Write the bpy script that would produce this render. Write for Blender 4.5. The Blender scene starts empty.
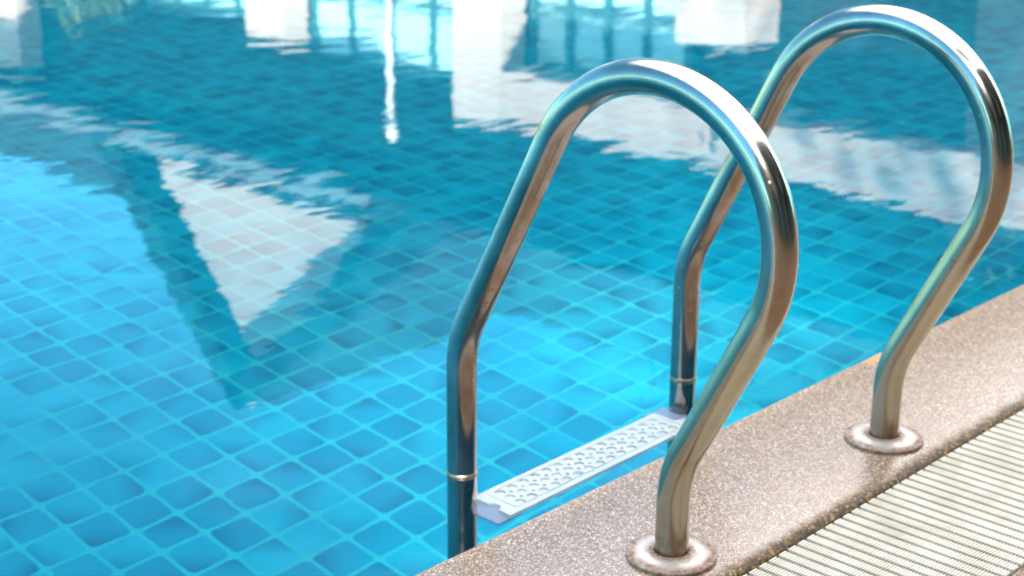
import bpy, bmesh, math, random
import numpy as np
from mathutils import Vector, Matrix, Euler

R = math.radians
scene = bpy.context.scene
C = scene.collection
random.seed(7)

# ------------------------------------------------------------------ camera
cam_d = bpy.data.cameras.new("camera")
cam = bpy.data.objects.new("camera", cam_d)
C.objects.link(cam)
scene.camera = cam
cam.location = (-1.4304, -1.0698, 0.9316)
cam.rotation_euler = (1.2515, -0.0067, -0.8157)
cam_d.sensor_width = 36.0
cam_d.lens = 1613.3 / 1024 * 36.0
cam_d.clip_start = 0.05
cam_d.clip_end = 2000
cam_d.dof.use_dof = True
cam_d.dof.focus_distance = 1.62
cam_d.dof.aperture_fstop = 8.0

# ------------------------------------------------------------------ light
SUN_EL = 42.0
SUN_AZ = math.degrees(math.atan2(-0.75, -0.66))      # clockwise from +Y
az = R(SUN_AZ)
to_sun = Vector((math.sin(az) * math.cos(R(SUN_EL)), math.cos(az) * math.cos(R(SUN_EL)), math.sin(R(SUN_EL))))

world = bpy.data.worlds.new("World")
scene.world = world
world.use_nodes = True
wt = world.node_tree
bgn = wt.nodes["Background"]
sky = wt.nodes.new("ShaderNodeTexSky")
sky.sky_type = 'NISHITA'
sky.sun_disc = False
sky.sun_elevation = R(SUN_EL)
sky.sun_rotation = az
sky.dust_density = 0.1
sky.ozone_density = 1.4
tc = wt.nodes.new("ShaderNodeTexCoord")
mp = wt.nodes.new("ShaderNodeMapping")
mp.inputs['Scale'].default_value = (1.0, 1.0, 2.2)
cn = wt.nodes.new("ShaderNodeTexNoise")
cn.inputs['Scale'].default_value = 2.1
cn.inputs['Detail'].default_value = 7
cn.inputs['Roughness'].default_value = 0.56
cr = wt.nodes.new("ShaderNodeMapRange")
cr.inputs['From Min'].default_value = 0.26
cr.inputs['From Max'].default_value = 0.46
sep = wt.nodes.new("ShaderNodeSeparateXYZ")
hr = wt.nodes.new("ShaderNodeMapRange")               # clouds sit high in the sky
hr.inputs['From Min'].default_value = 0.45
hr.inputs['From Max'].default_value = 0.57
az1 = wt.nodes.new("ShaderNodeMath"); az1.operation = 'SUBTRACT'      # the cloud bank reaches lower in the east
az2 = wt.nodes.new("ShaderNodeMath"); az2.operation = 'MULTIPLY_ADD'; az2.inputs[1].default_value = 0.28
mu = wt.nodes.new("ShaderNodeMath"); mu.operation = 'MULTIPLY'
mx = wt.nodes.new("ShaderNodeMix"); mx.data_type = 'RGBA'
mx.inputs['B'].default_value = (10.8, 10.4, 10.4, 1)
tint = wt.nodes.new("ShaderNodeMix"); tint.data_type = 'RGBA'; tint.blend_type = 'MULTIPLY'
tint.inputs['Factor'].default_value = 1.0
tint.inputs['B'].default_value = (0.42, 0.98, 1.03, 1)
L = wt.links.new
L(tc.outputs['Generated'], mp.inputs['Vector']); L(mp.outputs[0], cn.inputs['Vector'])
L(cn.outputs[0], cr.inputs[0]); L(tc.outputs['Generated'], sep.inputs[0]); L(sep.outputs['X'], az1.inputs[0]); L(sep.outputs['Y'], az1.inputs[1]); L(az1.outputs[0], az2.inputs[0]); L(sep.outputs['Z'], az2.inputs[2]); L(az2.outputs[0], hr.inputs[0])
L(cr.outputs[0], mu.inputs[0]); L(hr.outputs[0], mu.inputs[1])
cn2 = wt.nodes.new("ShaderNodeTexNoise")               # thin broken cloud lower down
cn2.inputs['Scale'].default_value = 5.0; cn2.inputs['Detail'].default_value = 6; cn2.inputs['Roughness'].default_value = 0.6
cr2 = wt.nodes.new("ShaderNodeMapRange")
for i_, v_ in enumerate((0.54, 0.68, 0.0, 0.05)):
    cr2.inputs[i_ + 1].default_value = v_
mxm = wt.nodes.new("ShaderNodeMath"); mxm.operation = 'MAXIMUM'
L(mp.outputs[0], cn2.inputs['Vector']); L(cn2.outputs[0], cr2.inputs[0])
L(mu.outputs[0], mxm.inputs[0]); L(cr2.outputs[0], mxm.inputs[1])
L(mxm.outputs[0], mx.inputs['Factor']); L(sky.outputs[0], tint.inputs['A']); L(tint.outputs['Result'], mx.inputs['A'])
L(mx.outputs['Result'], bgn.inputs['Color'])
bgn.inputs['Strength'].default_value = 0.118

sun_d = bpy.data.lights.new("sun", 'SUN')
sun_d.energy = 5.0
sun_d.angle = R(0.5)
sun_d.color = (1.0, 0.95, 0.88)
sun = bpy.data.objects.new("sun", sun_d)
C.objects.link(sun)
sun.rotation_euler = to_sun.to_track_quat('Z', 'Y').to_euler()
sun.location = to_sun * 30

scene.view_settings.view_transform = 'Standard'
scene.view_settings.look = 'None'
scene.view_settings.gamma = 1.0
scene.view_settings.exposure = 1.95
scene.view_settings.use_curve_mapping = False
scene.render.engine = 'CYCLES'
scene.cycles.max_bounces = 12
scene.cycles.transmission_bounces = 8
scene.cycles.use_denoising = True
scene.cycles.blur_glossy = 0.5
scene.cycles.caustics_refractive = True
scene.cycles.caustics_reflective = True

# ------------------------------------------------------------------ helpers
def obj(name, bm, mat, parent=None, smooth=False, bevel=0.0, bseg=2, weld=None):
    me = bpy.data.meshes.new(name)
    bm.normal_update()
    bm.to_mesh(me)
    bm.free()
    if smooth:
        me.polygons.foreach_set('use_smooth', [True] * len(me.polygons))
    o = bpy.data.objects.new(name, me)
    C.objects.link(o)
    if isinstance(mat, (list, tuple)):
        for m in mat:
            me.materials.append(m)
    elif mat:
        me.materials.append(mat)
    if parent:
        o.parent = parent
    if bevel:
        b = o.modifiers.new('bevel', 'BEVEL')
        b.width = bevel
        b.segments = bseg
        b.limit_method = 'ANGLE'
        b.angle_limit = R(40)
    return o

def thing(name, label, cat, loc=(0, 0, 0), rz=0, group=None):
    o = bpy.data.objects.new(name, None)
    C.objects.link(o)
    o.location = loc
    o.rotation_euler = (0, 0, rz)
    o.empty_display_size = 0.1
    tag(o, label, cat, group)
    return o

def tag(o, label, cat, group=None):
    o['label'] = label
    o['category'] = cat
    if group:
        o['group'] = group
    return o

def struct(name, bm, mat, **k):
    o = obj(name, bm, mat, **k)
    o['kind'] = 'structure'
    return o

def box(bm, x0, x1, y0, y1, z0, z1):
    v = [bm.verts.new(p) for p in ((x0, y0, z0), (x1, y0, z0), (x1, y1, z0), (x0, y1, z0),
                                   (x0, y0, z1), (x1, y0, z1), (x1, y1, z1), (x0, y1, z1))]
    for f in ((3, 2, 1, 0), (4, 5, 6, 7), (0, 1, 5, 4), (1, 2, 6, 5), (2, 3, 7, 6), (3, 0, 4, 7)):
        bm.faces.new([v[i] for i in f])
    return v

def quad(bm, *pts):
    bm.faces.new([bm.verts.new(p) for p in pts])

def lathe(bm, prof, seg=64, c=(0, 0, 0)):
    rings = []
    for r, z in prof:
        if r < 1e-6:
            rings.append([bm.verts.new((c[0], c[1], c[2] + z))])
        else:
            rings.append([bm.verts.new((c[0] + r * math.cos(2 * math.pi * i / seg), c[1] + r * math.sin(2 * math.pi * i / seg), c[2] + z)) for i in range(seg)])
    for a, b in zip(rings, rings[1:]):
        for i in range(seg):
            j = (i + 1) % seg
            if len(a) == 1 and len(b) == 1:
                continue
            if len(a) == 1:
                bm.faces.new((a[0], b[i], b[j]))
            elif len(b) == 1:
                bm.faces.new((a[i], b[0], a[j]))
            else:
                bm.faces.new((a[i], b[i], b[j], a[j]))

def tube(bm, pts, rad, seg=32, cap=True):
    pts = [Vector(p) for p in pts]
    n = len(pts)
    tang = [(pts[min(i + 1, n - 1)] - pts[max(i - 1, 0)]).normalized() for i in range(n)]
    up = Vector((1, 0, 0)) if abs(tang[0].x) < 0.9 else Vector((0, 0, 1))
    rings = []
    for i in range(n):
        t = tang[i]
        a = (up - t * up.dot(t)).normalized()
        up = a
        b = t.cross(a)
        r = rad[i] if isinstance(rad, (list, tuple)) else rad
        rings.append([bm.verts.new(pts[i] + (a * math.cos(2 * math.pi * k / seg) + b * math.sin(2 * math.pi * k / seg)) * r) for k in range(seg)])
    for p, q in zip(rings, rings[1:]):
        for k in range(seg):
            m = (k + 1) % seg
            bm.faces.new((p[k], p[m], q[m], q[k]))
    if cap:
        bm.faces.new(list(reversed(rings[0])))
        bm.faces.new(rings[-1])

# ------------------------------------------------------------------ materials
class NT:
    def __init__(self, name):
        self.m = bpy.data.materials.new(name)
        self.m.use_nodes = True
        self.t = self.m.node_tree
        self.p = self.t.nodes["Principled BSDF"]
        self.out = self.t.nodes["Material Output"]
        self._co = None
    def n(self, kind, **props):
        nd = self.t.nodes.new("ShaderNode" + kind)
        for k, v in props.items():
            setattr(nd, k, v)
        return nd
    def l(self, a, b):
        self.t.links.new(a, b)
    def set(self, nd, **kw):
        for k, v in kw.items():
            nd.inputs[k.replace('_', ' ')].default_value = v
        return nd
    def co(self):
        if self._co is None:
            self._co = self.n("TexCoord").outputs['Object']
        return self._co
    def noise(self, scale, detail=3, rough=0.5, vec=None, dist=0.0):
        nd = self.n("TexNoise")
        self.set(nd, Scale=scale, Detail=detail, Roughness=rough, Distortion=dist)
        self.l(vec or self.co(), nd.inputs['Vector'])
        return nd.outputs['Fac']
    def voro(self, scale, feature='F1', vec=None):
        nd = self.n("TexVoronoi", feature=feature)
        nd.inputs['Scale'].default_value = scale
        self.l(vec or self.co(), nd.inputs['Vector'])
        return nd
    def math(self, op, a, b=None, c=None, clamp=False):
        nd = self.n("Math", operation=op, use_clamp=clamp)
        for i, v in enumerate((a, b, c)):
            if v is None:
                continue
            if isinstance(v, (int, float)):
                nd.inputs[i].default_value = v
            else:
                self.l(v, nd.inputs[i])
        return nd.outputs[0]
    def rng(self, v, a, b, c=0.0, d=1.0, smooth=False):
        nd = self.n("MapRange")
        if smooth:
            nd.interpolation_type = 'SMOOTHSTEP'
        for i, x in enumerate((a, b, c, d)):
            nd.inputs[i + 1].default_value = x
        self.l(v, nd.inputs[0])
        return nd.outputs[0]
    def ramp(self, v, stops):
        nd = self.n("ValToRGB")
        els = nd.color_ramp.elements
        while len(els) < len(stops):
            els.new(0.5)
        for e, (p, c) in zip(els, stops):
            e.position = p
            e.color = (*c, 1)
        self.l(v, nd.inputs[0])
        return nd.outputs[0]
    def mix(self, f, a, b, blend='MIX'):
        nd = self.n("Mix", data_type='RGBA', blend_type=blend)
        for k, v in (('Factor', f), ('A', a), ('B', b)):
            if isinstance(v, (int, float)):
                nd.inputs[k].default_value = v
            elif isinstance(v, tuple):
                nd.inputs[k].default_value = (*v, 1)
            else:
                self.l(v, nd.inputs[k])
        return nd.outputs['Result']
    def bump(self, h, strength=0.3, dist=0.01, normal=None):
        nd = self.n("Bump")
        nd.inputs['Strength'].default_value = strength
        nd.inputs['Distance'].default_value = dist
        self.l(h, nd.inputs['Height'])
        if normal:
            self.l(normal, nd.inputs['Normal'])
        return nd.outputs[0]
    def base(self, v):
        if isinstance(v, tuple):
            self.p.inputs['Base Color'].default_value = (*v, 1)
        else:
            self.l(v, self.p.inputs['Base Color'])

def simple(name, col, rough=0.6, metal=0.0, var=0.15, scale=6.0, bump=0.0):
    t = NT(name)
    nz = t.noise(scale, 5, 0.6)
    dark = tuple(c * (1 - var) for c in col)
    lite = tuple(min(1, c * (1 + var)) for c in col)
    t.base(t.ramp(nz, [(0.3, dark), (0.7, lite)]))
    t.p.inputs['Roughness'].default_value = rough
    t.p.inputs['Metallic'].default_value = metal
    if bump:
        t.l(t.bump(t.noise(scale * 12, 4, 0.6), bump, 0.005), t.p.inputs['Normal'])
    return t.m

def tile_mat(name, ax):
    t = NT(name)
    s = t.n("SeparateXYZ")
    rot = t.n("Mapping")
    rot.inputs['Rotation'].default_value = (0, 0, R(2.0) if ax == 'xy' else 0)
    t.l(t.co(), rot.inputs['Vector'])
    # slight unevenness of the laid mosaic sheets
    nv = t.n("TexNoise"); t.set(nv, Scale=3.0, Detail=2)
    t.l(t.co(), nv.inputs['Vector'])
    sub = t.n("VectorMath", operation='MULTIPLY_ADD')
    t.l(nv.outputs['Color'], sub.inputs[0]); sub.inputs[1].default_value = (0.012,) * 3
    t.l(rot.outputs[0], sub.inputs[2])
    t.l(sub.outputs[0], s.inputs[0])
    P = 0.0990
    if ax == 'xy':
        a, b = s.outputs['X'], s.outputs['Y']
        ca, sa = math.cos(R(2)), math.sin(R(2))
        ox, oy = 0.667 * ca - 1.438 * sa + 0.006, 0.667 * sa + 1.438 * ca + 0.006
    elif ax == 'xz':
        a, b = s.outputs['X'], s.outputs['Z']; ox, oy = 0, -0.01
    else:
        a, b = s.outputs['Y'], s.outputs['Z']; ox, oy = 0, -0.01
    ua = t.math('MULTIPLY', t.math('SUBTRACT', a, ox), 1 / P)
    ub = t.math('MULTIPLY', t.math('SUBTRACT', b, oy), 1 / P)
    def pw(u):
        f = t.math('ABSOLUTE', t.math('MULTIPLY_ADD', t.math('FRACT', u), 2.0, -1.0))
        return t.math('POWER', f, 8.0)
    sq = t.math('ADD', pw(ua), pw(ub))                 # tiles with eased corners
    grout = t.rng(sq, 0.34, 0.62, 0.0, 1.0)
    cid = t.n("CombineXYZ")
    t.l(t.math('FLOOR', ua), cid.inputs[0]); t.l(t.math('FLOOR', ub), cid.inputs[1])
    wn = t.n("TexWhiteNoise", noise_dimensions='3D')
    t.l(cid.outputs[0], wn.inputs['Vector'])
    col = t.ramp(wn.outputs['Value'], [(0.0, (0.0001, 0.1720, 0.2760)), (0.5, (0.0001, 0.2280, 0.3360)), (1.0, (0.0002, 0.2760, 0.3840))])
    # each tile darkens towards one side, painting ripple shade into its colour
    sc_ = t.n("SeparateColor"); t.l(wn.outputs['Color'], sc_.inputs[0])
    g1 = t.math('MULTIPLY', t.math('SUBTRACT', t.math('FRACT', ua), 0.5), t.math('SUBTRACT', sc_.outputs[1], 0.5))
    g2 = t.math('MULTIPLY', t.math('SUBTRACT', t.math('FRACT', ub), 0.5), t.math('SUBTRACT', sc_.outputs[2], 0.5))
    col = t.mix(t.rng(t.math('ADD', g1, g2), -0.02, 0.25, 0.0, 0.7), col, (0.0001, 0.0840, 0.1560))
    mot = t.noise(5, 5, 0.6)
    col = t.mix(t.rng(mot, 0.4, 0.7, 0.0, 0.4), col, (0.0001, 0.1240, 0.2120))
    gcol = t.ramp(t.noise(2.2, 3), [(0.3, (0.0032, 0.2400, 0.2960)), (0.7, (0.0096, 0.3360, 0.4000))])
    t.base(t.mix(grout, col, gcol))
    t.p.inputs['Roughness'].default_value = 0.6
    t.p.inputs['Specular IOR Level'].default_value = 0.04      # glaze under water hardly shines
    t.l(t.bump(grout, -0.4, 0.003), t.p.inputs['Normal'])
    return t.m

def pebble_mat(name, dark=1.0, gloss=True):
    """washed golden pebble aggregate under a clear wet film"""
    t = NT(name)
    v = t.voro(560)
    v2 = t.voro(1000)
    sp = t.n("SeparateColor"); t.l(v.outputs['Color'], sp.inputs[0])
    sp2 = t.n("SeparateColor"); t.l(v2.outputs['Color'], sp2.inputs[0])
    k = dark
    col = t.ramp(sp.outputs[0], [(0.0, (0.05 * k, 0.02 * k, 0.004 * k)), (0.3, (0.24 * k, 0.115 * k, 0.026 * k)),
                                 (0.70, (0.46 * k, 0.29 * k, 0.165 * k)), (0.90, (0.78 * k, 0.58 * k, 0.48 * k)), (1.0, (1.10 * k, 1.00 * k, 0.96 * k))])
    col = t.mix(t.rng(sp2.outputs[1], 0.75, 0.95, 0, 0.5), col, (0.07 * k, 0.035 * k, 0.014 * k))
    col = t.mix(t.rng(t.noise(5, 5, 0.6), 0.35, 0.75, 0.0, 0.35), col, (0.36 * k, 0.21 * k, 0.09 * k))
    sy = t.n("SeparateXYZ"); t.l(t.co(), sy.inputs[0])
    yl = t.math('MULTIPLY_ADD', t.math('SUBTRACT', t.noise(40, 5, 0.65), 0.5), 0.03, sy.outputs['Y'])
    lip_shade = t.math('MULTIPLY', t.rng(yl, -0.078, -0.060, 0.95, 0.0), t.rng(sy.outputs['Y'], -0.12, -0.10, 0.0, 1.0))
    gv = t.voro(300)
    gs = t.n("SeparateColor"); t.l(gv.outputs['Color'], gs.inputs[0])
    col = t.mix(lip_shade, col, t.ramp(gs.outputs[0], [(0.0, (0.006, 0.004, 0.002)), (0.45, (0.045, 0.024, 0.006)), (0.8, (0.13, 0.07, 0.014)), (1.0, (0.30, 0.20, 0.07))]))   # gutter lip darkened in colour where it misses the sky glare
    # orange rust run at the pool lip
    dxs = t.math('MULTIPLY', t.math('SUBTRACT', sy.outputs['X'], 0.79), 17.0)
    dys = t.math('MULTIPLY', t.math('SUBTRACT', sy.outputs['Y'], 0.195), 11.0)
    rd = t.math('SQRT', t.math('ADD', t.math('MULTIPLY', dxs, dxs), t.math('MULTIPLY', dys, dys)))
    rd = t.math('MULTIPLY_ADD', t.math('SUBTRACT', t.noise(60, 4, 0.7), 0.5), 1.2, rd)
    col = t.mix(t.rng(rd, 0.3, 1.0, 0.9, 0.0), col, t.mix(sp.outputs[1], (0.30, 0.13, 0.02), (0.62, 0.34, 0.10)))
    t.base(col)
    t.p.inputs['Roughness'].default_value = 0.6
    t.p.inputs['Specular IOR Level'].default_value = 0.3
    hgt = t.math('ADD', t.math('MULTIPLY', v.outputs['Distance'], 1.0), t.math('MULTIPLY', sp.outputs[1], 0.35))
    t.l(t.bump(hgt, 0.45, 0.0012), t.p.inputs['Normal'])
    if gloss:
        s = t.n("SeparateXYZ"); t.l(t.co(), s.inputs[0])
        wmul = t.n("Math", operation='MULTIPLY')
        yj = t.math('MULTIPLY_ADD', t.math('SUBTRACT', t.noise(28, 5, 0.65), 0.5), 0.035, s.outputs['Y'])
        t.l(t.rng(yj, -0.074, -0.060, 0.05, 1.0), wmul.inputs[0]); t.l(t.rng(sp2.outputs[2], 0.0, 1.0, 0.45, 1.0), wmul.inputs[1]); t.l(wmul.outputs[0], t.p.inputs['Coat Weight'])   # coat cut back along the gutter lip to drop the sky glare there
        t.p.inputs['Coat IOR'].default_value = 2.25
        t.l(t.rng(sp.outputs[2], 0, 1, 0.05, 0.16), t.p.inputs['Coat Roughness'])
        t.l(t.bump(hgt, 0.20, 0.0008), t.p.inputs['Coat Normal'])
    return t.m

def water_mat():
    t = NT("pool_water")
    t.t.nodes.remove(t.p)
    mpn = t.n("Mapping"); mpn.inputs['Rotation'].default_value = (0, 0, R(35)); mpn.inputs['Scale'].default_value = (1.0, 1.5, 1.0)
    t.l(t.co(), mpn.inputs['Vector'])
    big = t.noise(3.2, 2, 0.45, mpn.outputs[0], 0.4)
    mid = t.noise(11.0, 3, 0.5, mpn.outputs[0], 0.3)
    h = t.math('ADD', t.math('MULTIPLY', big, 1.0), t.math('MULTIPLY', mid, 0.18))
    # calmer by the ladder, rougher out in the pool
    s = t.n("SeparateXYZ"); t.l(t.co(), s.inputs[0])
    far = t.rng(t.math('ADD', t.math('MULTIPLY', s.outputs['X'], 0.7), t.math('MULTIPLY', s.outputs['Y'], 0.7)), 0.3, 2.4, 0.8, 1.2)
    nrm = t.bump(t.math('MULTIPLY', h, far), 1.0, 0.0010)
    geo = t.n("NewGeometry")
    fr = t.n("Fresnel"); t.l(t.rng(geo.outputs['Backfacing'], 0, 1, 1.36, 1.333), fr.inputs['IOR'])
    t.l(nrm, fr.inputs['Normal'])
    rf = t.n("BsdfRefraction"); t.set(rf, Roughness=0.0, IOR=1.333); rf.inputs['Color'].default_value = (0.93, 0.985, 1.0, 1)
    gl = t.n("BsdfGlossy"); t.set(gl, Roughness=0.0); gl.inputs['Color'].default_value = (0.90, 0.97, 1.0, 1)
    t.l(nrm, rf.inputs['Normal']); t.l(nrm, gl.inputs['Normal'])
    ms = t.n("MixShader")
    t.l(fr.outputs[0], ms.inputs[0]); t.l(rf.outputs[0], ms.inputs[1]); t.l(gl.outputs[0], ms.inputs[2])
    t.l(ms.outputs[0], t.out.inputs['Surface'])
    return t.m

def steel_mat():
    t = NT("stainless_steel")
    nz = t.noise(9, 6, 0.65)
    sc = t.n("Mapping"); sc.inputs['Scale'].default_value = (90, 90, 6)
    t.l(t.co(), sc.inputs['Vector'])
    streak = t.noise(1.0, 5, 0.65, sc.outputs[0])
    spots = t.voro(75)
    spot = t.rng(spots.outputs['Distance'], 0.08, 0.20, 1.0, 0.0)
    spot = t.math('MULTIPLY', spot, t.rng(t.noise(11, 3), 0.52, 0.60))
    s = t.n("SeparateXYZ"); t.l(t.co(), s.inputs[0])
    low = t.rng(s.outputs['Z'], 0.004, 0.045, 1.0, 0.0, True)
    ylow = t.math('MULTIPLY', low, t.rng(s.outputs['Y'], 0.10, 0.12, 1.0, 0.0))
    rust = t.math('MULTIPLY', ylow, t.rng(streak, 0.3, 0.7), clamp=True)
    col = t.ramp(nz, [(0.3, (0.28, 0.262, 0.235)), (0.7, (0.43, 0.41, 0.385))])
    col = t.mix(t.math('MULTIPLY', spot, 0.75), col, (0.25, 0.15, 0.08))
    film = t.math('MULTIPLY', t.rng(s.outputs['Y'], 0.0, 0.06, 1.0, 0.0), t.rng(s.outputs['Z'], 0.28, 0.48, 1.0, 0.0))
    film = t.math('MULTIPLY', film, t.rng(streak, 0.25, 0.65, 0.45, 1.0))
    col = t.mix(film, col, (0.40, 0.325, 0.22))  # tan deck reflection painted into the colour of the lower deck-side posts
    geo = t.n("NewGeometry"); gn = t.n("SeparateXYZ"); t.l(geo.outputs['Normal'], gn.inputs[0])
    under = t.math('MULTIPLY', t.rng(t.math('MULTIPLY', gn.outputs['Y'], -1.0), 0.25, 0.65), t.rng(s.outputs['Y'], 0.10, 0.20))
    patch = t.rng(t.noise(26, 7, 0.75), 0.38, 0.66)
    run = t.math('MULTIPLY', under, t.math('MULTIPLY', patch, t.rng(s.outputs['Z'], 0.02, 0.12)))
    col = t.mix(t.math('MULTIPLY', run, 0.85), col, t.mix(t.noise(90, 4, 0.7), (0.13, 0.070, 0.022), (0.36, 0.235, 0.11)))  # coping's golden reflection painted on the deck-facing legs, with brown weathering streaks
    tea = t.math('MULTIPLY', t.rng(t.noise(16, 6, 0.7), 0.50, 0.72), 0.55)
    col = t.mix(t.math('MULTIPLY', tea, t.rng(s.outputs['Z'], 0.35, 0.55, 1.0, 0.25)), col, (0.22, 0.15, 0.085))
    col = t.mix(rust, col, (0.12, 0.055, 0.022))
    t.base(col)
    t.p.inputs['Metallic'].default_value = 1.0
    r = t.math('ADD', t.math('ADD', t.rng(nz, 0.3, 0.75, 0.09, 0.20), t.math('ADD', t.math('MULTIPLY', film, 0.10), t.math('MULTIPLY', run, 0.16))), t.math('MULTIPLY', t.math('ADD', spot, rust), 0.25))
    t.l(r, t.p.inputs['Roughness'])
    t.l(t.bump(t.math('ADD', streak, t.math('MULTIPLY', spot, 0.6)), 0.05, 0.001), t.p.inputs['Normal'])
    return t.m

def flange_mat():
    t = NT("weathered_flange")
    s = t.n("SeparateXYZ"); t.l(t.co(), s.inputs[0])
    rad = t.math('SQRT', t.math('ADD', t.math('MULTIPLY', s.outputs['X'], s.outputs['X']), t.math('MULTIPLY', s.outputs['Y'], s.outputs['Y'])))
    nz = t.noise(55, 6, 0.7)
    rr = t.math('ADD', rad, t.math('MULTIPLY', t.math('SUBTRACT', nz, 0.5), 0.016))
    inner = t.rng(rr, 0.027, 0.037, 1, 0)
    outer = t.rng(rr, 0.038, 0.049, 0, 1)
    ru = t.math('MAXIMUM', inner, outer)
    ru = t.math('MULTIPLY', ru, t.rng(t.noise(120, 4, 0.7), 0.2, 0.6, 0.35, 1.0))
    col = t.ramp(nz, [(0.3, (0.40, 0.36, 0.33)), (0.65, (0.64, 0.61, 0.57))])
    rc = t.ramp(t.noise(90, 5, 0.7), [(0.3, (0.06, 0.024, 0.010)), (0.7, (0.26, 0.14, 0.075))])
    t.base(t.mix(ru, col, rc))
    t.l(t.rng(ru, 0, 1, 0.33, 0.7), t.p.inputs['Roughness'])
    t.l(t.math('SUBTRACT', 0.55, t.math('MULTIPLY', ru, 0.5)), t.p.inputs['Metallic'])
    t.l(t.bump(nz, 0.15, 0.002), t.p.inputs['Normal'])
    return t.m

def grate_mat():
    t = NT("ivory_grate_plastic")
    s = t.n("SeparateXYZ"); t.l(t.co(), s.inputs[0])
    nz = t.noise(16, 5, 0.6)
    col = t.ramp(nz, [(0.3, (0.43, 0.395, 0.315)), (0.7, (0.59, 0.555, 0.475))])
    grime = t.math('MULTIPLY', t.rng(t.noise(9, 6, 0.7), 0.46, 0.74), 0.35)
    col = t.mix(grime, col, (0.42, 0.33, 0.22))
    t.base(col)
    t.p.inputs['Roughness'].default_value = 0.4
    return t.m

M = {}
M['tile'] = tile_mat("blue_floor_tile", 'xy')
M['tile_xz'] = tile_mat("blue_wall_tile", 'xz')
M['tile_yz'] = tile_mat("blue_side_wall_tile", 'yz')
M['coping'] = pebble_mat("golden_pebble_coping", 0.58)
M['deck'] = pebble_mat("brown_pebble_deck", 0.55, False)
M['water'] = water_mat()
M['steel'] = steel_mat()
M['flange'] = flange_mat()
M['grate'] = grate_mat()
M['plastic'] = simple("white_step_plastic", (0.40, 0.395, 0.39), 0.35, 0, 0.05, 30)
M['violet'] = simple("shaded_white_plastic", (0.13, 0.145, 0.21), 0.4, 0, 0.12, 30)  # white bracket plastic with its violet shade put into the colour
M['channel'] = simple("dark_channel", (0.06, 0.05, 0.036), 0.8)
M['plaster'] = simple("white_plaster", (0.62, 0.48, 0.39), 0.7, 0, 0.06, 1.5)
M['beam'] = simple('beige_render', (0.56, 0.40, 0.32), 0.8, 0, 0.15, 2.5)
M['gutter_paint'] = simple('grey_gutter_paint', (0.20, 0.22, 0.22), 0.5, 0, 0.1)
M['roof'] = simple("dark_roof_tile", (0.020, 0.022, 0.024), 0.7, 0, 0.3, 3)
M['roof'].node_tree.nodes['Principled BSDF'].inputs['Specular IOR Level'].default_value = 0.05
M['dark'] = simple("verandah_shade_dark", (0.018, 0.022, 0.022), 0.6, 0, 0.3, 3)  # deep verandah shade put into the colour of the house wall
M['pane'] = simple("aqua_curtained_glass", (0.50, 0.80, 0.80), 0.15, 0, 0.12, 1.2)
M['mullion'] = simple("green_window_frame", (0.05, 0.16, 0.17), 0.5, 0, 0.1)
M['cream'] = simple("cream_render", (0.20, 0.165, 0.13), 0.8, 0, 0.12, 0.8)
M['shade_glass'] = simple("dark_window_glass", (0.02, 0.025, 0.03), 0.1)
M['bark'] = simple("bark", (0.10, 0.07, 0.05), 0.9, 0, 0.3, 8)
M['leaf'] = simple("leaf_green", (0.045, 0.085, 0.025), 0.55, 0, 0.5, 1.6)
M['leaf2'] = simple("leaf_dark_green", (0.030, 0.060, 0.020), 0.55, 0, 0.5, 1.6)
M['lawn'] = simple("lawn", (0.05, 0.08, 0.025), 0.9, 0, 0.35, 2.0)
M['metal_white'] = simple("white_painted_metal", (0.5, 0.5, 0.48), 0.4, 0, 0.04)
M['lamp'] = simple("opal_lamp_shade", (0.8, 0.8, 0.78), 0.3, 0, 0.03)

# ------------------------------------------------------------------ setting: pool and deck
PX0, PX1, PY0, PY1, PD = -8.0, 8.0, 0.195, 13.0, -1.2
GY0, GY1 = -0.086, -0.318
G = 600.0
bm = bmesh.new(); quad(bm, (PX0, PY0, PD), (PX1, PY0, PD), (PX1, PY1, PD), (PX0, PY1, PD)); struct('pool_floor', bm, M['tile'])
bm = bmesh.new(); quad(bm, (PX0, PY0, PD), (PX0, PY0, -0.02), (PX1, PY0, -0.02), (PX1, PY0, PD)); struct('pool_near_wall', bm, M['tile_xz'])
bm = bmesh.new(); quad(bm, (PX0, PY1, PD), (PX1, PY1, PD), (PX1, PY1, 0.0), (PX0, PY1, 0.0)); struct('pool_far_wall', bm, M['tile_xz'])
bm = bmesh.new(); quad(bm, (PX0, PY0, PD), (PX0, PY1, PD), (PX0, PY1, 0.0), (PX0, PY0, 0.0)); struct('pool_side_wall', bm, M['tile_yz'])
bm = bmesh.new(); quad(bm, (PX1, PY0, PD), (PX1, PY0, 0.0), (PX1, PY1, 0.0), (PX1, PY1, PD)); struct('pool_end_wall', bm, M['tile_yz'])
bm = bmesh.new(); quad(bm, (PX0, PY0, -0.004), (PX1, PY0, -0.004), (PX1, PY1, -0.004), (PX0, PY1, -0.004)); struct('pool_water', bm, M['water'])

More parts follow.
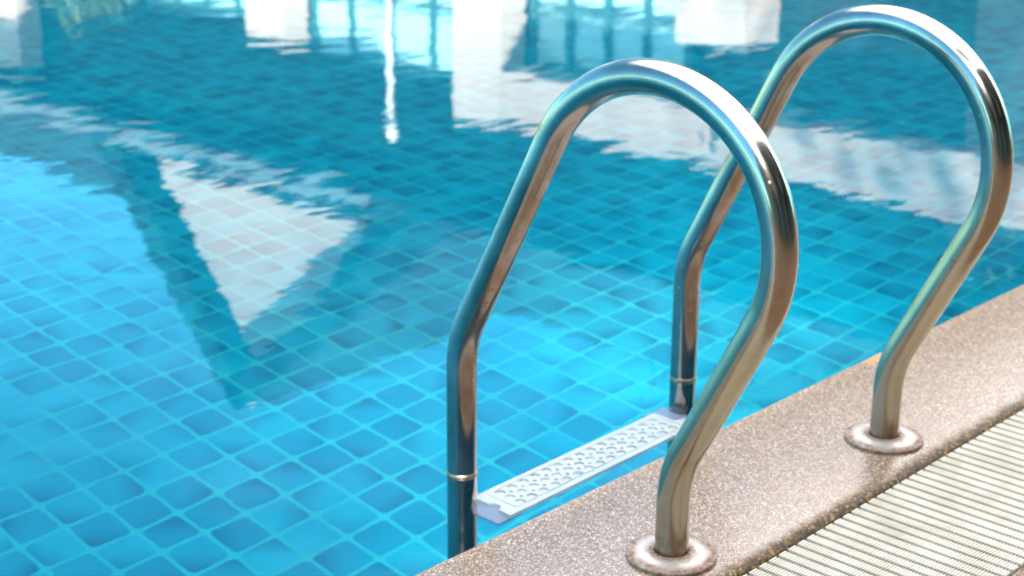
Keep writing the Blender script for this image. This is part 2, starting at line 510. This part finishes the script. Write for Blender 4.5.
# coping: a section swept along X, rounded at both lips
def coping_profile():
    pr = [(PY0 - 0.001, -0.12), (PY0 - 0.001, -0.006)]
    for k in range(1, 5):
        a = R(90 * k / 4)
        pr.append((PY0 - 0.001 - 0.006 * (1 - math.cos(a)), -0.006 + 0.006 * math.sin(a)))
    r = 0.017
    for k in range(0, 9):
        a = R(90 * k / 8)
        pr.append((GY0 + r - r * math.sin(a), -r + r * math.cos(a)))
    pr.append((GY0, -0.12))
    return pr
bm = bmesh.new()
pr = coping_profile()
xs = [PX0 - 0.3 + i * (PX1 - PX0 + 0.6) / 40 for i in range(41)]
rows = [[bm.verts.new((x, y, z)) for (y, z) in pr] for x in xs]
for a, b in zip(rows, rows[1:]):
    for k in range(len(pr) - 1):
        bm.faces.new((a[k], a[k + 1], b[k + 1], b[k]))
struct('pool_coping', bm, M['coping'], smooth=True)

bm = bmesh.new()
quad(bm, (PX0 - 0.3, GY1 - 0.02, -0.12), (PX1 + 0.3, GY1 - 0.02, -0.12), (PX1 + 0.3, PY0, -0.12), (PX0 - 0.3, PY0, -0.12))
quad(bm, (PX0 - 0.3, GY1 - 0.004, -0.12), (PX0 - 0.3, GY1 - 0.004, -0.009), (PX1 + 0.3, GY1 - 0.004, -0.009), (PX1 + 0.3, GY1 - 0.004, -0.12))
struct('gutter_channel', bm, M['channel'])
# paved deck round the pool, lawn beyond
bm = bmesh.new()
quad(bm, (-30, -4.9, -0.004), (30, -4.9, -0.004), (30, GY1 - 0.004, -0.004), (-30, GY1 - 0.004, -0.004))
quad(bm, (-30, GY1 - 0.004, -0.004), (PX0 - 0.3, GY1 - 0.004, -0.004), (PX0 - 0.3, PY0, -0.004), (-30, PY0, -0.004))
quad(bm, (PX1 + 0.3, GY1 - 0.004, -0.004), (30, GY1 - 0.004, -0.004), (30, PY0, -0.004), (PX1 + 0.3, PY0, -0.004))
quad(bm, (-30, PY0, -0.004), (PX0, PY0, -0.004), (PX0, PY1, -0.004), (-30, PY1, -0.004))
quad(bm, (PX1, PY0, -0.004), (30, PY0, -0.004), (30, PY1, -0.004), (PX1, PY1, -0.004))
quad(bm, (-30, PY1, -0.004), (30, PY1, -0.004), (30, 24, -0.004), (-30, 24, -0.004))
struct('pool_deck', bm, M['deck'])
bm = bmesh.new()
quad(bm, (-G, -G, -0.008), (G, -G, -0.008), (G, -4.9, -0.008), (-G, -4.9, -0.008))
quad(bm, (-G, 24, -0.008), (G, 24, -0.008), (G, G, -0.008), (-G, G, -0.008))
quad(bm, (-G, -4.9, -0.008), (-30, -4.9, -0.008), (-30, 24, -0.008), (-G, 24, -0.008))
quad(bm, (30, -4.9, -0.008), (G, -4.9, -0.008), (G, 24, -0.008), (30, 24, -0.008))
struct('ground', bm, M['lawn'])

# ------------------------------------------------------------------ overflow grate
bm = bmesh.new()
pitch, sw = 0.0208, 0.0146
x = -3.0
zt = -0.003
rp = 0.0042
ridge = []                                            # ribbed top of a slat, along Y
yy = GY1 + 0.001
while yy + rp < GY0 - 0.004:
    ridge += [(yy, zt - 0.0014), (yy + rp * 0.30, zt - 0.0014), (yy + rp * 0.40, zt), (yy + rp * 0.90, zt)]
    yy += rp
ridge += [(GY0 - 0.004, zt)]
while x < 3.6:
    if x < -0.6 or x > 1.6:
        box(bm, x, x + sw, GY1 + 0.001, GY0 - 0.004, zt - 0.014, zt)
    else:
        prof = [(GY1 + 0.001, zt - 0.014)] + ridge + [(GY0 - 0.004, zt - 0.014)]
        va = [bm.verts.new((x, u, w)) for u, w in prof]
        vb = [bm.verts.new((x + sw, u, w)) for u, w in prof]
        for i in range(len(prof)):
            j = (i + 1) % len(prof)
            bm.faces.new((va[i], va[j], vb[j], vb[i]))
        bm.faces.new(list(reversed(va))); bm.faces.new(vb)
    x += pitch
for yy in (GY1 + 0.03, (GY0 + GY1) / 2, GY0 - 0.03):
    box(bm, -3.0, 3.6, yy - 0.004, yy + 0.004, zt - 0.013, zt - 0.006)
bmesh.ops.recalc_face_normals(bm, faces=bm.faces)
gr = obj('gutter_grate', bm, M['grate'])
tag(gr, 'ivory slatted plastic grate over the overflow gutter beside the pebble coping', 'drain grate')

# ------------------------------------------------------------------ pool ladder
LEG_Y = 0.362
RT = 0.0208
ladder = thing('pool_ladder', 'stainless steel pool ladder with two arched handrails and a white perforated step', 'pool ladder')

def rail_path():
    th = math.atan2(0.4595, 0.888)
    d = Vector((-math.sin(th), math.cos(th)))           # slant direction in (y, z)
    n = Vector((math.cos(th), math.sin(th)))
    aL, aR = 0.408, 0.0515
    r = (aL - aR) / 2
    cN = (aL + aR) / 2
    cz = 0.4075
    cy = (cN - cz * n.y) / n.x
    c = Vector((cy, cz))
    k1 = Vector((LEG_Y, (aL - LEG_Y * n.x) / n.y))
    k2 = Vector((0.0, aR / n.y))
    pts = []
    def fillet(k, din, dout, fr, m=14):
        ang = din.angle(dout)
        tl = fr * math.tan(ang / 2)
        p0 = k - din * tl
        cr_ = din.x * dout.y - din.y * dout.x
        nn = Vector((-din.y, din.x)) * (1 if cr_ > 0 else -1)
        cc = p0 + nn * fr
        for i in range(m + 1):
            a = ang * i / m * (1 if cr_ > 0 else -1)
            v = p0 - cc
            pts.append(cc + Vector((v.x * math.cos(a) - v.y * math.sin(a), v.x * math.sin(a) + v.y * math.cos(a))))
    zb = -0.95
    for i in range(8):
        pts.append(Vector((LEG_Y, zb + (k1.y - 0.06 - zb) * i / 8)))
    fillet(k1, Vector((0, 1)), d, 0.16)
    e1 = c + n * r
    s0 = pts[-1]
    for i in range(1, 8):
        pts.append(s0.lerp(e1, i / 8))
    for i in range(0, 49):
        a = math.pi * i / 48
        pts.append(c + n * r * math.cos(a) + d * r * math.sin(a))
    e2 = c - n * r
    st = k2 + d * (0.16 * math.tan(th / 2))
    for i in range(1, 6):
        pts.append(e2.lerp(st, i / 6))
    fillet(k2, -d, Vector((0, -1)), 0.16)
    s1 = pts[-1]
    for i in range(1, 5):
        pts.append(s1.lerp(Vector((0, -0.05)), i / 4))
    return pts
RP = rail_path()

def make_rail(x, zs):
    bm = bmesh.new()
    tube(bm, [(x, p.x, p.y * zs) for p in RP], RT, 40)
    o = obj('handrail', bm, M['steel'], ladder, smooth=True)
    # escutcheon
    bm = bmesh.new()
    lathe(bm, [(RT + 0.0005, -0.004), (RT + 0.0005, 0.0085), (RT + 0.0012, 0.0096), (0.026, 0.0090), (0.034, 0.0080), (0.044, 0.0067), (0.0515, 0.0058),
               (0.0545, 0.0052), (0.0556, 0.0040), (0.0558, 0.0020), (0.0552, -0.0006)], 72)
    f = obj('base_flange', bm, M['flange'], o, smooth=True)
    f.location = (x, 0, 0)
    # steel ring added at the waterline in place of the water's meniscus
    bm = bmesh.new()
    lathe(bm, [(RT, -0.004), (RT + 0.0010, -0.003), (RT + 0.0014, 0.0), (RT + 0.0010, 0.003), (RT, 0.004)], 48)
    f = obj('waterline_ring', bm, M['steel'], o, smooth=True)
    f.location = (x, LEG_Y, -0.004)
    return o
make_rail(0.0, 1.0)
make_rail(0.4955, 1.018)

def make_step(z):
    root_x0, root_x1 = 0.034, 0.466
    y0, y1 = 0.302, 0.378
    bm = bmesh.new()
    def ring(pts):
        vs = [bm.verts.new(p) for p in pts]
        es = [bm.edges.new((vs[i], vs[(i + 1) % len(vs)])) for i in range(len(vs))]
        return vs, es
    edges = []
    # outline with rounded notches where the legs pass
    out = [(root_x0, y0), (root_x1, y0), (root_x1, y0 + 0.028), (root_x1 - 0.022, y0 + 0.034), (root_x1 - 0.022, y1 - 0.002), (root_x1 - 0.026, y1),
           (root_x0 + 0.008, y1), (root_x0 + 0.004, y1 - 0.004), (root_x0 + 0.004, y0 + 0.046), (root_x0 + 0.012, y0 + 0.040), (root_x0 + 0.012, y0 + 0.030), (root_x0, y0 + 0.022)]
    ov, oe = ring([(a, b, z) for a, b in out]); edges += oe
    # groove round the grip panel
    gx0, gx1, gy0, gy1 = root_x0 + 0.022, root_x1 - 0.028, y0 + 0.010, y1 - 0.008
    g1, e1 = ring([(gx0, gy0, z), (gx1, gy0, z), (gx1, gy1, z), (gx0, gy1, z)])
    edges += e1
    res = bmesh.ops.triangle_fill(bm, use_beauty=True, use_dissolve=False, edges=edges)
    w = 0.0022
    dz = 0.003
    g1b = [bm.verts.new((v.co.x, v.co.y, z - dz)) for v in g1]
    inn = [(gx0 + w, gy0 + w), (gx1 - w, gy0 + w), (gx1 - w, gy1 - w), (gx0 + w, gy1 - w)]
    g2b = [bm.verts.new((a, b, z - dz)) for a, b in inn]
    g2, e2 = ring([(a, b, z) for a, b in inn])
    for i in range(4):
        j = (i + 1) % 4
        bm.faces.new((g1[i], g1[j], g1b[j], g1b[i]))
        bm.faces.new((g1b[i], g1b[j], g2b[j], g2b[i]))
        bm.faces.new((g2b[i], g2b[j], g2[j], g2[i]))
    # panel with round dimples: staggered large ones, small ones between
    edges = list(e2)
    nx = 15
    px = (gx1 - gx0 - 0.012) / nx
    py = (gy1 - gy0) / 3
    holes = []
    for i in range(nx):
        for j in range(3):
            hx = gx0 + 0.006 + (i + 0.5 + (0.0 if j != 1 else 0.0)) * px
            holes.append((hx, gy0 + (j + 0.5) * py, 0.0080))
    for i in range(nx - 1):
        for j in range(2):
            holes.append((gx0 + 0.006 + (i + 1) * px, gy0 + (j + 1) * py, 0.0036))
    for hx, hy, hr in holes:
        m = 18 if hr > 0.005 else 12
        vs, es = ring([(hx + hr * math.cos(2 * math.pi * k / m), hy + hr * math.sin(2 * math.pi * k / m), z) for k in range(m)])
        edges += es
        lo = [bm.verts.new((v.co.x, v.co.y, z - 0.0085)) for v in vs]
        for k in range(m):
            q = (k + 1) % m
            bm.faces.new((vs[k], lo[k], lo[q], vs[q]))
        bm.faces.new(lo)
    bmesh.ops.triangle_fill(bm, use_beauty=True, use_dissolve=False, edges=edges)
    # skirt
    lo = [bm.verts.new((v.co.x, v.co.y, z - 0.011)) for v in ov]
    for i in range(len(ov)):
        j = (i + 1) % len(ov)
        bm.faces.new((ov[i], lo[i], lo[j], ov[j]))
    bm.faces.new(list(reversed(lo)))
    bmesh.ops.recalc_face_normals(bm, faces=bm.faces)
    st = obj('step', bm, M['plastic'], ladder)
    # end brackets clamped round the legs
    for sx, xe in ((1, 0.0), (-1, 0.4955)):
        bm = bmesh.new()
        xa, xb = xe + sx * 0.012, xe + sx * 0.062
        box(bm, min(xa, xb), max(xa, xb), y0 + 0.002, y1 + 0.012, z - 0.021, z - 0.0125)
        obj('step_bracket', bm, M['violet'], st, bevel=0.002)
    return st
make_step(-0.13)
make_step(-0.40)
make_step(-0.67)

# ------------------------------------------------------------------ the house whose reflection lies in the water
FX = 10.0
house = thing('resort_house', 'white plastered poolside house with a dark hipped roof and a white gable', 'house', (0, 0, 0))
def part(name, mat, parent, boxes, **k):
    bm = bmesh.new()
    for b in boxes:
        box(bm, *b)
    return obj(name, bm, mat, parent, **k)
wall = part('wall', M['dark'], house, [(FX + 0.4, FX + 5, 5.0, 31.0, 0, 3.4)])
part('column', M['plaster'], house, [(FX - 0.1, FX + 0.25, 9.72, 10.38, 0, 2.55)])
part('column', M['plaster'], house, [(FX - 0.1, FX + 0.25, 13.05, 13.72, 0, 2.15)])
part('column', M['plaster'], house, [(FX - 0.1, FX + 0.25, 18.75, 19.6, 0, 3.2)])
part('pillar_block', M['plaster'], house, [(FX - 0.3, FX + 0.2, 6.72, 7.45, 0, 1.40)])
part('canopy_beam', M['beam'], house, [(FX - 0.12, FX + 0.2, 1.0, 9.72, 2.0, 2.5)])
def window(y0, y1, z0, z1, ny, nz, x=FX + 0.33):
    f = obj_boxes = None
    b = []
    t = 0.035
    for i in range(ny + 1):
        yy = y0 + (y1 - y0) * i / ny
        b.append((x - 0.05, x + 0.03, yy - t, yy + t, z0, z1))
    for j in range(nz + 1):
        zz = z0 + (z1 - z0) * j / nz
        b.append((x - 0.046, x + 0.026, y0 - t, y1 + t, zz - t, zz + t))
    f = part('window', M['mullion'], house, b)
    part('pane', M['pane'], f, [(x, x + 0.012, y0, y1, z0, z1)])
    return f
window(7.75, 9.66, 0.3, 1.95, 4, 3)
window(10.44, 13.0, 0.3, 2.25, 4, 3)
window(13.8, 16.2, 0.3, 2.0, 4, 3)
# main roof: eave at z 3.5, hipped
bm = bmesh.new()
e0, e1 = (FX - 0.7, 4.6), (FX + 8.7, 32.0)
ez, rz = 3.45, 6.5
rx = FX + 4.0
A = [bm.verts.new(p) for p in ((e0[0], e0[1], ez), (e1[0], e0[1], ez), (e1[0], e1[1], ez), (e0[0], e1[1], ez))]
B = [bm.verts.new(p) for p in ((rx, e0[1] + 3.4, rz), (rx, e1[1] - 3.4, rz))]
bm.faces.new((A[0], A[1], B[0])); bm.faces.new((A[1], A[2], B[1], B[0])); bm.faces.new((A[2], A[3], B[1])); bm.faces.new((A[3], A[0], B[0], B[1]))
bm.faces.new((A[3], A[2], A[1], A[0]))
roof = obj('roof', bm, M['roof'], house)
part('eave_gutter', M['gutter_paint'], house, [(FX - 0.80, FX - 0.71, 11.0, 19.4, 3.36, 3.52)])
# front gable: white wall, dark barge boards
bm = bmesh.new()
gy, gw, gz0, gz1 = 13.5, 1.95, 3.90, 6.2
gx = FX - 0.25
tri = [(gy - gw, gz0), (gy + gw, gz0), (gy, gz1)]
fa = [bm.verts.new((gx, a, b)) for a, b in tri]; fb = [bm.verts.new((gx + 3.5, a, b)) for a, b in tri]
bm.faces.new((fa[2], fa[1], fa[0])); bm.faces.new(fb)
for i in range(3):
    j = (i + 1) % 3
    bm.faces.new((fa[i], fa[j], fb[j], fb[i]))
gable = obj('gable_wall', bm, M['plaster'], house)
bm = bmesh.new()
sl = [((gy + 3.0, 3.50), (gy + 0.15, 6.62)), ((gy + 0.15, 6.62), (gy - 3.6, 3.55))]
for (a, b) in sl:
    d = Vector((b[0] - a[0], b[1] - a[1])).normalized(); nn = Vector((-d.y, d.x))
    if nn.y > 0:
        nn = -nn
    th = 0.34
    q = [a, b, (b[0] + nn.x * th, b[1] + nn.y * th), (a[0] + nn.x * th, a[1] + nn.y * th)]
    va = [bm.verts.new((gx - 0.35, u, w)) for u, w in q]; vb = [bm.verts.new((gx + 3.6, u, w)) for u, w in q]
    bm.faces.new(va); bm.faces.new(list(reversed(vb)))
    for i in range(4):
        j = (i + 1) % 4
        bm.faces.new((va[j], va[i], vb[i], vb[j]))
bmesh.ops.recalc_face_normals(bm, faces=bm.faces)
obj('gable_roof', bm, M['roof'], house)
bm = bmesh.new(); lathe(bm, [(0.0, 0.0), (0.10, 0.02), (0.13, 0.14), (0.07, 0.25), (0.0, 0.34)], 16, (gx, gy + 0.3, 6.42)); obj('finial', bm, M['plaster'], house, smooth=True)

lp = thing('lamp_post', 'slim white lamp post standing before the house windows', 'lamp post', (FX - 0.9, 10.45, 0))
bm = bmesh.new(); tube(bm, [(0, 0, 0), (0, 0, 2.5)], 0.034, 16); obj('pole', bm, M['metal_white'], lp, smooth=True)
bm = bmesh.new(); lathe(bm, [(0.0, 2.5), (0.06, 2.5), (0.07, 2.6), (0.0, 2.68)], 20); obj('lamp_shade', bm, M['lamp'], lp, smooth=True)

# ------------------------------------------------------------------ hotel block behind the camera that shades the near side of the pool
hotel = thing('hotel_block', 'tall cream hotel block with rows of dark windows shading the pool', 'building', (0, 0, 0))
part('wall', M['cream'], hotel, [(-24, 9, -15, -5, 0, 6.8)])
part('roof', M['plaster'], hotel, [(-24.3, 9.3, -15.3, -4.95, 6.8, 7.04)])
bm = bmesh.new()                                       # unseen gable added on the hotel roof to shade the lower-left pool floor
tri = [(-12.0, 7.05), (-6.35, 7.05), (-9.1, 10.7)]
fa = [bm.verts.new((a, -5.02, b)) for a, b in tri]; fb = [bm.verts.new((a, -10.0, b)) for a, b in tri]
bm.faces.new(fa); bm.faces.new(list(reversed(fb)))
for i in range(3):
    j = (i + 1) % 3
    bm.faces.new((fa[j], fa[i], fb[i], fb[j]))
bmesh.ops.recalc_face_normals(bm, faces=bm.faces)
obj('added_shade_gable', bm, M['cream'], hotel)
for lv in range(2):
    for i in range(11):
        x0 = -22.8 + i * 2.95
        w_ = part('window', M['mullion'], hotel, [(x0, x0 + 1.9, -5.0, -4.96, 0.4 + lv * 3.2, 2.6 + lv * 3.2)])
        part('pane', M['shade_glass'], w_, [(x0 + 0.07, x0 + 0.91, -4.97, -4.95, 0.47 + lv * 3.2, 2.53 + lv * 3.2),
                                            (x0 + 0.99, x0 + 1.83, -4.97, -4.95, 0.47 + lv * 3.2, 2.53 + lv * 3.2)])

# ------------------------------------------------------------------ trees
def tree(x, y, h, rad, label, mat, seed, n=2600, squash=1.0):
    rnd = random.Random(seed)
    t = thing('broadleaf_tree', label, 'tree', (x, y, 0), 0, 'trees around the pool house')
    bm = bmesh.new()
    top = h - rad
    tube(bm, [(0, 0, 0), (0.05, 0.02, top * 0.5), (0.0, 0.06, top), (0.03, 0.02, h - rad * 0.5)], [0.16, 0.12, 0.09, 0.03], 10)
    tips = []
    for k in range(9):
        a = rnd.uniform(0, 6.28); e = rnd.uniform(0.1, 1.2)
        p0 = Vector((0, 0.04, top * rnd.uniform(0.6, 0.95)))
        p1 = p0 + Vector((math.cos(a) * math.cos(e), math.sin(a) * math.cos(e), math.sin(e))) * rad * rnd.uniform(0.7, 1.1)
        tube(bm, [p0, p0.lerp(p1, 0.5) + Vector((0, 0, 0.08)), p1], [0.06, 0.04, 0.015], 6)
        tips.append(p1)
    obj('trunk', bm, M['bark'], t, smooth=True)
    bm = bmesh.new()
    cl = []
    for k in range(26):
        v = Vector((rnd.gauss(0, 1), rnd.gauss(0, 1), rnd.gauss(0, 1))).normalized() * rad * rnd.uniform(0.35, 0.95)
        v.z *= squash
        cl.append((Vector((0, 0, h - rad)) + v, rad * rnd.uniform(0.2, 0.42)))
    cl += [(p, rad * 0.3) for p in tips]
    for k in range(n):
        c, r_ = rnd.choice(cl)
        p = c + Vector((rnd.gauss(0, 1), rnd.gauss(0, 1), rnd.gauss(0, 1))) * r_ * 0.55
        s = rnd.uniform(0.05, 0.11)
        q = Euler((rnd.uniform(0, 6.28), rnd.uniform(0, 6.28), rnd.uniform(0, 6.28))).to_matrix()
        quad(bm, *[p + q @ Vector(u) for u in ((-s, 0, 0), (0, -s * 0.5, 0), (s, 0, 0), (0, s * 0.5, 0.02))])
    obj('crown', bm, mat, t)
    return t
tree(11.9, 6.1, 5.6, 1.6, 'bushy green tree at the end of the canopy beam', M['leaf'], 3, 4200)
tree(11.2, 7.6, 4.4, 1.2, 'lower dark tree between the canopy beam and the roof hip', M['leaf2'], 5, 3000)
tree(9.4, 16.2, 2.3, 0.8, 'small tree by the far white column', M['leaf'], 9, 2600)
tree(15.0, 9.5, 7.6, 1.7, 'tall tree rising behind the roof ridge', M['leaf2'], 11, 4200)
tree(-3.6, -3.7, 3.6, 1.1, 'round leafy tree nearest the middle of the hotel wall', M['leaf'], 21, 3200)
tree(-0.4, -4.1, 4.3, 1.2, 'taller dark tree between the leafy trees by the hotel', M['leaf2'], 22, 3200)
tree(2.9, -3.6, 3.4, 1.1, 'squat leafy tree at the far end of the hotel wall', M['leaf'], 23, 3200)


def added_shade_tree(x, y, label, seed, zc=17.6, rx=4.4, rz=3.4):  # unseen tall tree added behind the hotel to shade the far pool floor
    rnd = random.Random(seed)
    t = thing('added_shade_tree', label, 'tree', (x, y, 0), 0, 'unseen trees added behind the hotel for shade')
    bm = bmesh.new()
    tube(bm, [(-1.5, -2.5, 0), (-1.4, -2.4, 6), (-0.8, -1.4, 11), (0, 0, zc - 2.6)], [0.5, 0.4, 0.3, 0.16], 12)
    for k in range(10):
        a = k * 0.63 + rnd.uniform(-0.2, 0.2)
        tube(bm, [(-0.8, -1.4, 11), (1.4 * math.cos(a), 1.4 * math.sin(a), zc - 3), (3.6 * math.cos(a), 3.2 * math.sin(a), zc - 0.8)], [0.2, 0.13, 0.05], 6)
    obj('trunk', bm, M['bark'], t, smooth=True)
    bm = bmesh.new()
    for k in range(60):
        v = Vector((rnd.gauss(0, 1), rnd.gauss(0, 1), rnd.gauss(0, 1))).normalized() * rnd.uniform(0.3, 1.0)
        c = Vector((v.x * rx, v.y * 3.6, zc + v.z * rz))
        for i in range(110):
            p = c + Vector((rnd.gauss(0, 0.62), rnd.gauss(0, 0.62), rnd.gauss(0, 0.45)))
            s = rnd.uniform(0.12, 0.24)
            q = Euler((rnd.uniform(0, 6.28), rnd.uniform(0, 6.28), rnd.uniform(0, 6.28))).to_matrix()
            quad(bm, *[p + q @ Vector(u) for u in ((-s, 0, 0), (0, -s * 0.55, 0), (s, 0, 0), (0, s * 0.55, 0.03))])
    obj('crown', bm, M['leaf2'], t)

added_shade_tree(-13.2, -8.6, 'unseen spreading tree added behind the roof gable of the hotel to shade the far pool', 31, 18.3, 4.4, 1.8)
added_shade_tree(-8.2, -8.8, 'unseen spreading tree added behind the middle of the hotel to shade the far pool', 32, 18.5, 4.4, 1.8)
